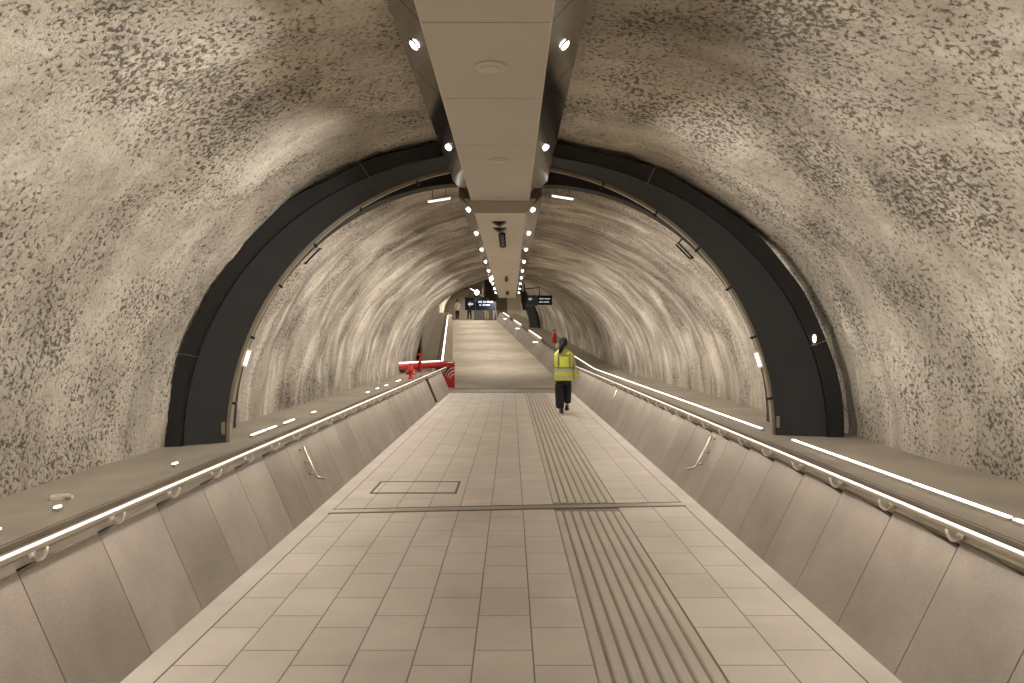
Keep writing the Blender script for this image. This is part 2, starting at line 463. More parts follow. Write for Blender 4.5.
# ramp rail lights
def ledbar(label, group, s, x, y0, y1, z, w=.022, name='led_strip', mat=None, h=0.):
    root = thing(name, P(s * x, (y0 + y1) / 2, z), label, 'light strip', group)
    ys = [y0] + [y for y in frange(y0, y1, .5)][1:-1] + [y1]
    z += h; m = MB(); m.sweep([(s * (x - w * .9), z - h), (s * (x + w * .9), z - h), (s * (x + w * .9), z + .02), (s * (x - w * .9), z + .02)], ys); m.build('channel', M_steel, root)
    m = MB(); m.sweep([(s * (x - w * .6), z + .018), (s * (x + w * .6), z + .018), (s * (x + w * .5), z + .028), (s * (x - w * .5), z + .028)], ys); m.build('diffuser', mat or M_led, root)
segs = [(2.68, 3.72), (3.76, 4.66), (4.70, 5.76), (5.80, 6.66)]
y = 7.5
while y < 26: segs.append((y, y + 1.06)); y += 1.10
segs.append((-.4, .6)); segs.append((.64, 1.6)); segs.append((1.64, 2.64))
for i, (a, b) in enumerate(segs):
    ledbar('glowing strip light segment on the right ledge behind the coping', 'strip lights on the right ledge', 1, 2.54, a, b, LZ)
for (a, b) in ((3.42, 3.50), (3.93, 3.97), (5.3, 5.36), (6.9, 7.3), (7.38, 7.62), (7.9, 8.25), (9.0, 9.15), (12.4, 12.6), (13.3, 13.5), (14.2, 14.5), (15.6, 16.2)):
    ledbar('short glowing strip light piece on the left ledge beside the coping', 'short strip lights on the left ledge', -1, 2.42, a, b, LZ + .012, w=.02)
for (a, b) in ((32.1, 37.1), (41.5, 46.2), (50.3, 56.3)):
    ledbar('bright rail light climbing along the right wall of the far ramp', 'rail lights on the right of the ramp', 1, 2.06, a, b, .655, w=.05, h=.12)
ledbar('long bright rail light climbing along the left wall of the far ramp', None, -1, 2.12, 24.2, 54, .655, w=.05)
for yy in (33., 42., 52):
    root = thing('step_light', P(1.95, yy, .55), 'small horizontal light low on the right wall of the far ramp', 'light', 'low lights on the right ramp wall')
    m = MB(); m.box(P(1.97, yy, .55), (.34, .05, .05)); m.build('housing', M_steel, root)
    m = MB(); m.box(P(1.95, yy - .03, .55), (.30, .03, .04)); m.build('diffuser', M_led, root)

# ------------------------------------------------------------------ portal rings
def ringpt(r, th, y, sk=.1, cy=0.):
    x = r * math.cos(th); return P(x, y + sk * x, LZ + r * math.sin(th) + cy)
def ring(y0, label, sk=.1, clips=True, scale=1., name='arch_ring', arc=PI):
    root = thing(name, P(0, y0, 0), label, 'arch ring')
    n = 96; ths = [arc * i / n for i in range(n + 1)]
    rin = 2.565
    def seam(t): c = math.cos(t); return 2.605 + (.24 * abs(c) ** 1.4 if c < 0 else .39 * abs(c) ** 2.)
    def rout(t):
        c = math.cos(t)
        base = 2.74 + (.25 * abs(c) ** 1.4 if c < 0 else .42 * abs(c) ** 2.)
        return base + (.018 * noise.noise(Vector((t * 7, 2.2, 0))) + .045 * noise.noise(Vector((t * 4.1, 5.2, 0)))) * max(0, math.sin(t)) ** .5
    def strip(rings_, nm, mat, smooth=True):
        vs = []; fs = []; K = len(rings_)
        for t in ths:
            for (rf, yy) in rings_: vs.append(ringpt(rf(t) if callable(rf) else rf, t, yy, sk))
        for i in range(n):
            for k in range(K):
                l = (k + 1) % K
                fs.append((i * K + k, i * K + l, (i + 1) * K + l, (i + 1) * K + k))
        fs.append(tuple(range(K))); fs.append(tuple(n * K + k for k in range(K))[::-1])
        mm = MB(); mm.add(vs, fs); return mm.build(nm, mat, root)
    strip([(rin, y0 + .20), (seam, y0 + .02), (seam, y0 + .30), (rin, y0 + .30)], 'face_plate', M_ring)
    strip([(lambda t: seam(t) + .008, y0 - .01), (lambda t: rout(t) - .012, y0 - .03), (rout, y0), (rout, y0 + .34), (lambda t: seam(t) + .008, y0 + .34)], 'outer_collar', M_ringdk)
    strip([(rin - .03, y0 + .215), (rin + .02, y0 + .215), (rin + .02, y0 + .36), (rin - .004, y0 + .36)], 'inner_trim', M_tan)
    m = MB(); m.tube([ringpt(seam(t) + .004, t, y0 - .012, sk) for t in ths], .006, 6); m.build('seam_rod', M_black, root, smooth=True)
    if clips:
        m = MB(); m.tube([ringpt(rin - .02, t, y0 + .235, sk) for t in ths[2:-2]], .007, 6)
        m.build('conduit', M_steeldk, root, smooth=True)
        for t in (8, 22, 34, 45, 57, 70, 110, 123, 135, 146, 158, 172):
            a = math.radians(t); m = MB()
            c = Vector(ringpt(rin - .03, a, y0 + .23, sk))
            m.box(c, (.07, .03, .022), Matrix.Rotation(-a, 3, 'Y')); m.build('clip', M_black, root)
        for t in (17, 62, 118, 164):
            a = math.radians(t); m = MB()
            m.tube([ringpt(seam(a) - .02, a, y0 - .02, sk), ringpt(rout(a) + .05, a + .005, y0 - .07, sk)], .0025, 5); m.build('tie_wire', M_steeldk, root)
        for s_ in (0, 1):
            a = math.radians(2.2 if s_ == 0 else 177.8); m = MB()
            c = Vector(ringpt(rin + .015, a, y0 + .18, sk)); m.box(c + Vector((0, 0, .03)), (.03, .03, .11)); m.build('foot_bracket', M_steeldk, root, bevel=.004)
    return root
ring(6.70, 'large black portal ring spanning the tunnel in front, its flat plates widening to the ledges')
ring(41.5, 'distant dark portal ring half hidden behind the hanging signs on the ramp', sk=0., clips=False, arc=PI * .5)
# slim rib behind the first ring
root = thing('steel_rib', (0, 8, 0), 'slim dark rib under the vault just behind the large black ring', 'arch rib')
def rib(name, r0f, r1f, y0, y1, mat):
    n = 72; vs = []; fs = []
    for i in range(n + 1):
        t = PI * i / n
        for (rf, yy) in ((r0f, y0), (r1f, y0), (r1f, y1), (r0f, y1)): vs.append(ringpt(rf(t), t, yy, .1))
    for i in range(n):
        for k in range(4):
            l = (k + 1) % 4; fs.append((i * 4 + k, i * 4 + l, (i + 1) * 4 + l, (i + 1) * 4 + k))
    fs += [(0, 1, 2, 3), tuple(n * 4 + k for k in (3, 2, 1, 0))]
    m = MB(); m.add(vs, fs); return m.build(name, mat, root)
rib('web', lambda t: 2.54 + .36 * abs(math.cos(t)) ** .8, lambda t: rad(t) + .05, 7.9, 8.05, M_ringdk)
rib('flange', lambda t: 2.53 + .36 * abs(math.cos(t)) ** .8, lambda t: 2.55 + .36 * abs(math.cos(t)) ** .8, 7.88, 8.07, M_ringdk)

# ------------------------------------------------------------------ ceiling casing
def casing(name, label, xl, xr, zs, y0, y1, seams, topz, mat, step_face=True, dz=.195, dx=.183):
    root = thing(name, P((xl + xr) / 2, y0, zs), label, 'ceiling casing')
    ys = [y0] + ([y for y in frange(YB - 1, y1, .5) if y > y0] if y1 > YB else [])
    if ys[-1] < y1: ys.append(y1)
    m = MB(); ss = [y0] + [q for q in seams if y0 < q < y1] + [y1]
    for a, b in zip(ss[:-1], ss[1:]):
        yy = [a + .004] + [q for q in ys if a + .05 < q < b - .05] + [b - .004]
        m.sweep([(xl, zs), (xr, zs), (xr, zs + .02), (xl, zs + .02)], yy)
    m.build('soffit', mat, root)
    m = MB(); m.sweep([(xl + .004, zs + .006), (xr - .004, zs + .006), (xr + dx - .01, zs + dz), (xr + dx - .02, topz), (xl - dx + .02, topz), (xl - dx + .01, zs + dz)], ys)
    m.build('carcass', M_seam, root)
    for s, xe in ((-1, xl), (1, xr)):
        m = MB(); i = 0
        for a, b in zip(ss[:-1], ss[1:]):
            yy = [a + .004] + [q for q in ys if a + .05 < q < b - .05] + [b - .004]
            m.sweep([(xe, zs), (xe + s * dx, zs + dz), (xe + s * (dx + .004), zs + dz + .012), (xe - s * .002, zs + .014)], yy)
        m.build('side_panel', M_mirror, root)
        m = MB(); m.sweep([(xe - .004, zs - .003), (xe + .004, zs - .003), (xe + .004, zs + .006), (xe - .004, zs + .006)], ys); m.build('edge_bead', M_soffit2, root)
    if step_face:
        m = MB(); m.add([(xl, y0 - .012, zs), (xr, y0 - .012, zs), (xr + dx * .65, y0 - .012, zs + .14), (xl - dx * .65, y0 - .012, zs + .14),
                         (xl, y0, zs), (xr, y0, zs), (xr + dx * .65, y0, zs + .14), (xl - dx * .65, y0, zs + .14)],
                        [(0, 1, 2, 3), (4, 7, 6, 5), (0, 4, 5, 1), (1, 5, 6, 2), (2, 6, 7, 3), (3, 7, 4, 0)])
        m.build('step_face', M_riser, root)
    return root
casing('ceiling_casing', 'wide beige ceiling casing overhead with polished sloping sides, nearest length', -.383, .172, 2.90, -5, 7.24,
       [-4.84, -3.84, -2.84, -1.84, -.84, .16, 1.16, 2.16, 3.16, 4.16, 5.15, 6.12], 3.46, M_soffit, step_face=False)
casing('ceiling_casing', 'lower narrower beige ceiling casing beyond the step, with rows of small lamps', -.352, .140, 2.783, 7.26, 22.3,
       [8.3 + 1.5 * i for i in range(10)], 3.46, M_soffit2, dz=.18, dx=.17)
# end drop
root = thing('ceiling_bulkhead', (-.06, 23.2, 2.45), 'two-tone hanging bulkhead box closing the far end of the ceiling casing', 'bulkhead')
m = MB(); m.bb(-.46, -.12, 23.1, 25.5, 2.46, 3.5); m.build('brown_panel', M_brown, root)
m = MB(); m.bb(-.118, .31, 23.1, 25.5, 2.46, 3.5); m.build('tan_panel', M_soffit2, root)
casing('ceiling_casing', 'grey ceiling casing rising over the far ramp', -.5, .35, 2.60, 25.6, 57, [], 3.46, M_greyp, step_face=False)

# recessed spotlights on the sloping sides
LP_E = 134.
def lampcolor(l): l.color = (1., .94, .855)
def spot(s, x, y, z, where, energy):
    c = Vector((x, y, z)); nrm = Vector((s * 1, 0, -1)).normalized()
    M = nrm.to_track_quat('Z', 'Y').to_matrix()
    root = thing('spotlight', c, f'small round recessed spotlight in the {"left" if s < 0 else "right"} sloping side of the {where}', 'spotlight',
                 f'spotlights in the {"left" if s < 0 else "right"} side of the {where}')
    m = MB(); m.lathe([(.034, -.002), (.037, .001), (.034, .003), (.028, .0035)], c, 20, M); m.build('trim_ring', M_steeldk, root, smooth=True)
    m = MB(); m.lathe([(.026, .0005), (.024, .009), (.012, .015)], c, 16, M); m.build('lens', M_spot, root, smooth=True)
    ld = bpy.data.lights.new('spot_lamp', 'SPOT'); ld.energy = energy; ld.spot_size = math.radians(135); ld.spot_blend = 1.; ld.shadow_soft_size = .06; lampcolor(ld)
    lo = bpy.data.objects.new('spot_lamp', ld); COL.objects.link(lo); lo.parent = root
    lo.location = nrm * .05
    d = Vector((s * 1.0, 0, -1.0)).normalized()
    lo.rotation_euler = (-d).to_track_quat('Z', 'Y').to_euler()
for y in (-3.9, -2.1, -.2, 1.72, 3.64, 5.59):
    for s, x in ((-1, -.474), (1, .263)): spot(s, x, y, 2.995, 'near ceiling casing', LP_E)
y = 7.58
while y < 22:
    for s, x in ((-1, -.437), (1, .225)): spot(s, x, y, 2.873, 'far ceiling casing', LP_E)
    y += 1.70
for i in range(7):  # added area lights brightening the ramp, no fittings in the casing
    q = P(-.08, 27.5 + i * 5, 2.585)
    ld = bpy.data.lights.new('ramp_fill', 'AREA'); ld.shape = 'RECTANGLE'; ld.size = .5; ld.size_y = 3.; ld.energy = 75; ld.color = (1., .91, .78)
    lo = bpy.data.objects.new('ramp_fill', ld); COL.objects.link(lo); lo.location = q; lo.rotation_euler = (math.atan(RZ), 0, math.atan(-RX))

# soffit fittings
def detector(x, y, z, r, label, cat='smoke detector'):
    root = thing('smoke_detector', (x, y, z), label, cat)
    m = MB(); m.lathe([(r, 0), (r, -.006), (r * .85, -.012)], (x, y, z), 28); m.build('base', M_white, root, smooth=False)
    m = MB(); m.lathe([(r * .62, -.011), (r * .60, -.017), (r * .4, -.020)], (x, y, z), 24); m.build('head', M_soffit2, root, smooth=False)
detector(-.10, 3.67, 2.90, .080, 'round white detector on the nearest ceiling casing soffit')
detector(-.095, 5.58, 2.90, .075, 'round pale detector on the casing soffit above the black ring')
detector(-.10, 7.05, 2.90, .028, 'tiny round sensor just before the step in the casing soffit', 'sensor')
root = thing('ceiling_speaker', (-.115, 7.85, 2.783), 'pair of black wedge-shaped hanging units under the lower casing', 'hanging unit')
for yy in (7.78, 8.22):
    m = MB(); m.add([(-.20, yy - .03, 2.783), (-.05, yy - .03, 2.783), (-.125, yy - .03, 2.735), (-.20, yy + .10, 2.783), (-.05, yy + .10, 2.783), (-.125, yy + .10, 2.735)],
                    [(0, 1, 2), (3, 5, 4), (0, 3, 4, 1), (1, 4, 5, 2), (2, 5, 3, 0)]); m.build('wedge', M_black, root)
root = thing('cable_tray', (-.105, 8.9, 2.783), 'narrow black cable duct lying lengthwise under the lower casing', 'cable duct')
m = MB(); m.bb(-.125, -.085, 8.5, 9.75, 2.745, 2.784); m.build('duct', M_black, root, bevel=.004)
for k in range(4):
    m = MB(); m.bb(-.145, -.065, 8.6 + k * .33, 8.64 + k * .33, 2.74, 2.784); m.build('clamp', M_black, root)
for (yy, r) in ((14.6, .05), (19., .07)):
    root = thing('cctv_camera', (-.09, yy, 2.78), 'small dark camera under the lower casing, ' + ('nearer one' if yy < 15 else 'farther one'), 'camera')
    m = MB(); m.lathe([(r * .4, 0), (r * .4, -.04)], (-.09, yy, 2.783), 12); m.build('mount', M_seam, root)
    m = MB(); m.box((-.09, yy, 2.72), (r * 1.2, .28, .07)); m.build('body', M_seam, root, bevel=.01)

# ------------------------------------------------------------------ wall and ring lamps
def barlamp(x, y, z, L, label):
    root = thing('linear_lamp', (x, y, z), label, 'lamp')
    R = Matrix.Rotation(math.radians(-9 if x > 0 else 9) * -1, 3, 'Y')
    m = MB(); m.box((x, y, z + .014), (L + .02, .07, .03), R); m.build('housing', M_white, root, bevel=.005)
    m = MB(); m.box((x, y, z - .006), (L, .06, .016), R); m.build('diffuser', M_tube, root)
    for k in (-.3, .3):
        m = MB(); m.tube([(x + k * L, y, z + .02), (x + k * L, y, z + .16)], .004, 6); m.build('hanger', M_black, root)
barlamp(-.835, 8.6, 3.17, .26, 'white linear lamp hanging under the vault left of the casing')
barlamp(.60, 8.6, 3.20, .25, 'white linear lamp hanging under the vault right of the casing')
def loop(s, label):
    c = Vector((-2.25, 8.5, 2.50) if s < 0 else (1.99, 8.5, 2.56))
    root = thing('frame_lamp', c, label, 'wall fitting')
    u = Vector((-s * .70, 0, .71)); w = Vector((s * .15, 1, .1)).normalized()
    pts = [c + u * .115 * a + w * .22 * b for (a, b) in ((-1, -1), (1, -1), (1, 1), (-1, 1))]
    m = MB(); m.tube(pts, .012, 6, closed=True); m.build('frame', M_black, root, smooth=True)
    m = MB(); 
    for b in (-.5, .5):
        p = c + u * .115 + w * .16 * b; m.tube([p, p + Vector((s * .16, 0, .16))], .007, 5)
    m.build('stay', M_black, root)
loop(-1, 'thin black rectangular frame fitting on the left vault beyond the ring')
loop(1, 'thin black rectangular frame fitting on the right vault beyond the ring')
for s, deg, lab in ((-1, 162.5, 'short white tube lamp on the left inner edge of the black ring'), (1, 16.8, 'short white tube lamp on the right inner edge of the black ring')):
    a = math.radians(deg); c = Vector(ringpt(2.52, a, 6.98)); tang = Vector((-math.sin(a), 0, math.cos(a)))
    if tang.z < 0: tang = -tang
    root = thing('tube_lamp', c, lab, 'lamp')
    m = MB(); m.tube([c - tang * .07, c + tang * .07], .017, 10); m.build('tube', M_tube, root, smooth=True)
    for q_ in (-1, 1):
        m = MB(); m.tube([c + tang * .07 * q_, c + tang * .085 * q_], .026, 10); m.build('end_cap', M_white, root)
a = math.radians(18.2); c = Vector(ringpt(2.99, a, 6.64)); root = thing('beacon_lamp', c, 'small oval white lamp on the right outer edge of the black ring', 'lamp')
m = MB(); m.lathe([(.008, -.04), (.018, -.02), (.018, .02), (.008, .04)], c, 12); m.build('cover', M_tube, root, smooth=True)
m = MB(); m.lathe([(.02, -.062), (.02, -.05)], c, 12); m.build('base', M_steeldk, root)

# wall-mounted angled bars on the low walls
def grabbar(s, xb, xt, y, z0, z1, label):
    root = thing('wall_bar', (s * (xb + (xt - xb) * z0 / .62), y, z0), label, 'wall bar')
    def wp(z, off): return Vector((s * (xb + (xt - xb) * z / .62 - off), y, z))
    m = MB(); m.tube([wp(z1, .05), wp(z0 + .02, .05), wp(z0, .06) , wp(z0 - .012, .13)], .013, 8); m.build('bar', M_steeldk, root, smooth=True)
    for z in (z1 - .03, (z0 + z1) / 2, z0 + .04):
        m = MB(); a = wp(z, -.01); b = wp(z, .05); m.tube([a, b], .010, 8); m.build('standoff', M_steeldk, root, smooth=True)
grabbar(-1, 1.76, 2.04, 6.95, .25, .54, 'short upright steel bar bolted to the left low wall')
grabbar(1, 1.76, 2.08, 7.40, .26, .58, 'short upright steel bar bolted to the right low wall')
root = thing('conduit_stub', (2.05, 13.9, .4), 'thin vertical steel conduit on the right low wall, ahead of the walking person', 'conduit')
m = MB(); m.tube([(2.0, 13.9, .60), (1.90, 13.9, .40), (1.88, 13.9, .36)], .012, 8); m.build('pipe', M_steel, root, smooth=True)
for s, x, y, lab in ((-1, 2.62, 14.6, 'thin bent stake standing on the left ledge against the rough wall'), (1, 2.95, 17.4, 'thin bent stake standing on the right ledge against the rough wall')):
    m = MB(); m.tube([(s * x, y, LZ), (s * x, y, LZ + .03), (s * (x - .02), y, LZ + .12), (s * (x + .03), y, LZ + .28)], .014, 6)
    o = m.build('cable_stake', M_white, smooth=True); tag(o, lab, 'stake')
m = MB()
for (x, y, a) in ((2.62, 4.30, .0),):
    m.box((-x, y, LZ + .012), (.09, .07, .022), Matrix.Rotation(.4, 3, 'Z')); m.tube([(-x - .03, y, LZ + .02), (-x + .09, y - .03, LZ + .02)], .012, 6)
tag(m.build('cable_fitting', M_white), 'small white fitting lying on the left ledge nearest the camera', 'fitting')

# ------------------------------------------------------------------ left niche: pipe, hydrant, board
root = thing('fire_pipe', (-2.5, 21.3, .79), 'thick red horizontal pipe crossing the left ledge behind the hydrant', 'pipe')
m = MB(); m.tube([(-3.25, 19.2, .80), (-2.95, 19.9, .80), (-2.05, 22.6, .765), (-1.80, 22.8, .765)], .085, 16); m.build('pipe', M_red, root, smooth=True)
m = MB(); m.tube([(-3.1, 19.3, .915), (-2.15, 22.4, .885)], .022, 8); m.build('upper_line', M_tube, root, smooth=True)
for (x, y) in ((-2.75, 20.5), (-2.3, 21.85)):
    m = MB(); m.bb(x - .03, x + .03, y - .05, y + .05, LZ, .76); m.build('support', M_white, root)
for t in (.35,):
    m = MB(); c = Vector((-2.95, 19.9, .80)).lerp(Vector((-2.05, 22.6, .765)), t); d = Vector((.9, 2.7, 0)).normalized()
    m.tube([c - d * .03, c + d * .03], .115, 16); m.build('flange', M_red, root)
hx, hy = -2.33, 17.2
root = thing('fire_hydrant', (hx, hy, LZ), 'small bright red hydrant valve standing on the left ledge near the slot', 'hydrant')
m = MB(); m.lathe([(.075, 0), (.075, .02), (.045, .03), (.045, .17), (.07, .18), (.07, .21), (.055, .25), (.03, .30), (.02, .32)], (hx, hy, LZ), 16); m.build('body', M_redb, root, smooth=True)
m = MB(); m.tube([(hx - .11, hy, LZ + .13), (hx + .11, hy, LZ + .13)], .032, 12); m.build('outlet', M_redb, root, smooth=True)
m = MB(); m.lathe([(.016, .31), (.016, .35), (.035, .352), (.035, .37)], (hx, hy, LZ), 12); m.build('spindle', M_redb, root)
vx, vy = -2.55, 20.75
root = thing('pipe_valve', (vx, vy, .85), 'small dark red valve with round wheel standing above the red pipe', 'valve')
m = MB(); m.lathe([(.05, -.28), (.05, -.2), (.04, .08), (.05, .09), (.03, .16), (.012, .17), (.012, .26)], (vx, vy, .86), 12); m.build('body', M_red, root, smooth=True)
m = MB(); m.tube([(vx + .09 * math.cos(a * PI / 8), vy + .03, 1.12 + .03 * math.sin(a * PI / 8)) for a in range(16)], .012, 6, closed=True); m.tube([(vx - .09, vy + .03, 1.12), (vx + .09, vy + .03, 1.12)], .009, 6); m.build('wheel', M_redb, root, smooth=True)
root = thing('barrier_board', (-1.94, 22.95, 0), 'upright red board with white curved stripes at the end of the left wall', 'board')
m = MB(); m.bb(-2.18, -1.745, 22.93, 22.98, .0, .86); m.build('panel', M_red, root, bevel=.01)
for k, r in enumerate((.16, .26, .36, .46)):
    m = MB(); vs = []; fs = []
    n = 14
    for i in range(n + 1):
        a = math.radians(96 + (84 - k * 5) * i / n) - .15
        for rr in (r - .018, r + .018):
            x = -1.76 + rr * math.cos(a) * .78; z = .30 + rr * math.sin(a)
            x = max(x, -2.165); vs.append((x, 22.925, z)); 
    for i in range(n): fs.append((2 * i, 2 * i + 1, 2 * i + 3, 2 * i + 2))
    m.add(vs, fs); m.build('white_stripe', M_white, root)
for sx in (-2.13, -1.80):
    m = MB(); m.bb(sx - .02, sx + .02, 22.98, 23.2, -.02, .05); m.build('foot', M_red, root)

# grey service panel wall beyond the niche
root = thing('service_panel', P(-2.85, 25, LZ), 'tall flat grey panelled partition on the ledge left of the ramp', 'partition')
m = MB(); y = 25.
while y < 56:
    m.sweep([(-2.88, LZ), (-2.88, 2.15), (-2.80, 2.15), (-2.80, LZ)], [y, y + 2.46]); y += 2.5
m.build('panel', M_greyp, root)
m = MB(); m.sweep([(-2.90, 2.15), (-2.90, 2.22), (-2.78, 2.22), (-2.78, 2.15)], frange(25, 57, 2)); m.build('cap', M_brown, root)

# red marker and pale box on the right ledge
root = thing('extinguisher', (1.25, 25.0, .82), 'small red extinguisher cylinder on the right ledge beyond the walking person', 'extinguisher')
q = P(2.62, 32., LZ)
root.location = q
m = MB(); m.lathe([(.08, 0), (.10, .03), (.10, .34), (.05, .42), (.035, .44), (.035, .52)], q, 14); m.build('cylinder', M_redb, root, smooth=True)
m = MB(); m.box((q[0], q[1], q[2] + .52), (.12, .05, .04)); m.build('handle', M_black, root)
q = P(2.06, 26.8, .93); root = thing('rail_end_box', q, 'rounded pale end box on the right rail near the person\'s head', 'rail end')
m = MB(); m.loft([((q[0], q[1], q[2] - .10), .06, .12), ((q[0], q[1], q[2] - .04), .10, .16), ((q[0], q[1], q[2] + .06), .10, .16), ((q[0], q[1], q[2] + .12), .06, .12)], 16); m.build('cover', M_white, root, smooth=True)
m = MB(); m.lathe([(.03, 0), (.03, .22)], (q[0], q[1], q[2] - .30), 10); m.build('post', M_steel, root)

# ------------------------------------------------------------------ hanging signs
def sign(x0, x1, z0, z1, y, label, hangz, frame=False):
    root = thing('hanging_sign', ((x0 + x1) / 2, y, z0), label, 'sign')
    m = MB(); m.bb(x0, x1, y, y + .12, z0, z1); m.build('box', M_signbg, root, bevel=.01)
    return root
y = 28.
s1 = sign(-1.74, -.62, 2.63, 3.13, y, 'dark blue hanging sign with white arrow left of the casing end', 3.6)
m = MB(); m.bb(-1.355, -1.345, y - .006, y, 2.65, 3.11); m.build('divider', M_steeldk, s1)
ax, az = -1.53, 2.87
m = MB(); m.add([(ax - .11, y - .008, az), (ax - .01, y - .008, az + .10), (ax - .01, y - .008, az + .035), (ax + .10, y - .008, az + .035), (ax + .10, y - .008, az - .035), (ax - .01, y - .008, az - .035), (ax - .01, y - .008, az - .10)],
                [(0, 1, 2, 3, 4, 5, 6)]); m.build('arrow', M_signtxt, s1)
m = MB()
for (a, b, zz, h) in ((-1.24, -1.10, 2.955, .075), (-1.06, -.95, 2.955, .06), (-.93, -.80, 2.955, .06), (-.78, -.70, 2.955, .06), (-1.20, -1.13, 2.835, .05), (-1.08, -.96, 2.835, .05), (-.94, -.80, 2.835, .05)):
    m.bb(a, b, y - .008, y, zz - h / 2, zz + h / 2)
m.build('lettering', M_signtxt, s1)
for x in (-1.55, -.8):
    m = MB(); m.tube([(x, y + .06, 3.12), (x, y + .06, 3.62)], .02, 8); m.build('hanger', M_black, s1)
s2 = sign(1.0, 1.56, 2.84, 3.20, y, 'dark blue hanging sign with pale lettering right of the casing end', 3.6)
m = MB(); m.bb(.60, .995, y - .02, y + .10, 2.80, 3.20); m.build('side_panel', M_teal, s2, bevel=.01)
m = MB()
for (a, b, zz) in ((1.06, 1.24, 3.07), (1.27, 1.48, 3.07), (1.06, 1.20, 2.95), (1.23, 1.44, 2.95)): m.bb(a, b, y - .008, y, zz - .02, zz + .02)
m.add([(.64, y - .028, 3.06), (.73, y - .028, 3.13), (.73, y - .028, 2.99)], [(0, 1, 2)]); m.bb(.72, .80, y - .03, y - .02, 3.04, 3.08)
m.build('lettering', M_signtxt, s2)
m = MB(); m.tube([(.50, y + .05, 3.45), (1.08, y + .05, 3.50), (1.08, y + .05, 3.20)], .02, 8); m.tube([(.50, y + .05, 3.45), (.62, y + .05, 3.20)], .02, 8); m.build('hanger', M_black, s2)
# speaker by the casing end
root = thing('loudspeaker', (.40, 23.4, 2.45), 'black loudspeaker hanging beside the far end of the ceiling casing', 'loudspeaker')
m = MB(); m.loft([((.43, 23.4, 2.46), .06, .08), ((.42, 23.4, 2.7), .09, .12), ((.42, 23.4, 2.95), .11, .14), ((.42, 23.4, 3.03), .08, .12)], 12, pw=4); m.build('body', M_black, root)
m = MB(); m.tube([(.42, 23.4, 3.02), (.42, 23.4, 3.3)], .02, 8); m.build('bracket', M_black, root)
# globe lamp
root = thing('globe_lamp', (-1.27, 27.5, 3.27), 'bright round globe lamp just above the left hanging sign', 'lamp')
m = MB(); m.lathe([(.01, -.09), (.06, -.07), (.09, 0), (.06, .07), (.01, .09)], (-1.27, 27.5, 3.28), 16); m.build('globe', M_spot, root, smooth=True)
m = MB(); m.tube([(-1.27, 27.5, 3.36), (-1.27, 27.5, 3.72)], .012, 8); m.build('stem', M_black, root)

# ------------------------------------------------------------------ far end of the ramp
def PT(x, y, z): return P(x, y, z)
cx = P(0, YT + 7, 0)[0]; zt = P(0, YT + 7, 0)[2]
m = MB(); m.bb(cx - 4, cx + 4, YT + 7.6, YT + 7.8, zt - .2, zt + 4); tag(m.build('wall_far', M_brown), kind='structure')
m = MB(); m.bb(cx - .4, cx + 1.9, YT + 7.45, YT + 7.6, zt, zt + 2.4); tag(m.build('door_1', M_dark), kind='structure')
m = MB(); m.bb(cx - 3.4, cx + 3.4, YT + 1, YT + 1.3, zt + 2.62, zt + 3.7); tag(m.build('trim_8', M_brown), kind='structure')
m = MB(); m.bb(cx - 3.4, cx + 3.4, YT + .9, YT + 1.0, zt + 2.55, zt + 2.68); tag(m.build('trim_9', M_black), kind='structure')
ld = bpy.data.lights.new('landing_fill', 'AREA'); ld.energy = 420; ld.size = 2.5; ld.color = (1, .9, .75)  # unseen fill light added to brighten the landing and its people
lo = bpy.data.objects.new('landing_fill', ld); COL.objects.link(lo); lo.location = (cx, YT + 4, zt + 2.4)

# ------------------------------------------------------------------ people
M_skin = plain('skin', (.50, .30, .21), .5, var=.05)
M_hair = plain('dark_hair', (.010, .008, .007), .85, var=.3, scale=60)
M_vest = plain('hi_vis_yellow', (.62, .68, .10), .6, var=.07, scale=5, bump=.2)
M_reflect = plain('reflective_tape', (.50, .50, .40), .35, .2)
M_grey = plain('vest_trim_grey', (.20, .22, .10), .6)
M_trous = plain('black_cloth', (.008, .008, .010), .8, bump=.2)
M_shoe = plain('black_shoe', (.012, .011, .011), .5)
M_sole = plain('pale_sole', (.55, .50, .44), .6)
M_shirt = plain('shirt_white', (.6, .57, .52), .7)
M_tanc = plain('cloth_tan', (.55, .44, .28), .7)
M_sleeve = plain('sleeve_pale', (.50, .40, .33), .7)
M_bag = plain('yellow_bag', (.70, .62, .16), .6)

def skinmesh(name, verts, edges, radii, mat, parent, root=0, sub=2):
    me = bpy.data.meshes.new(name); me.from_pydata(verts, edges, [])
    o = bpy.data.objects.new(name, me); COL.objects.link(o)
    md = o.modifiers.new('skin', 'SKIN'); md.use_smooth_shade = True
    for i, r in enumerate(radii):
        sv = me.skin_vertices[0].data[i]; sv.radius = (r, r) if not isinstance(r, tuple) else r; sv.use_root = (i == root)
    s = o.modifiers.new('sub', 'SUBSURF'); s.levels = s.render_levels = sub
    dg = bpy.context.evaluated_depsgraph_get(); dg.update()
    nm = bpy.data.meshes.new_from_object(o.evaluated_get(dg)); nm.name = name
    o.modifiers.clear(); o.data = nm
    nm.materials.clear(); nm.materials.append(mat); nm.shade_smooth()
    o.parent = parent
    return o

def child(mb, name, mat, root, smooth=True, sub=0):
    """mesh given in the figure's own coordinates"""
    o = mb.build(name, mat, None, smooth=smooth, sub=sub); o.parent = root
    return o

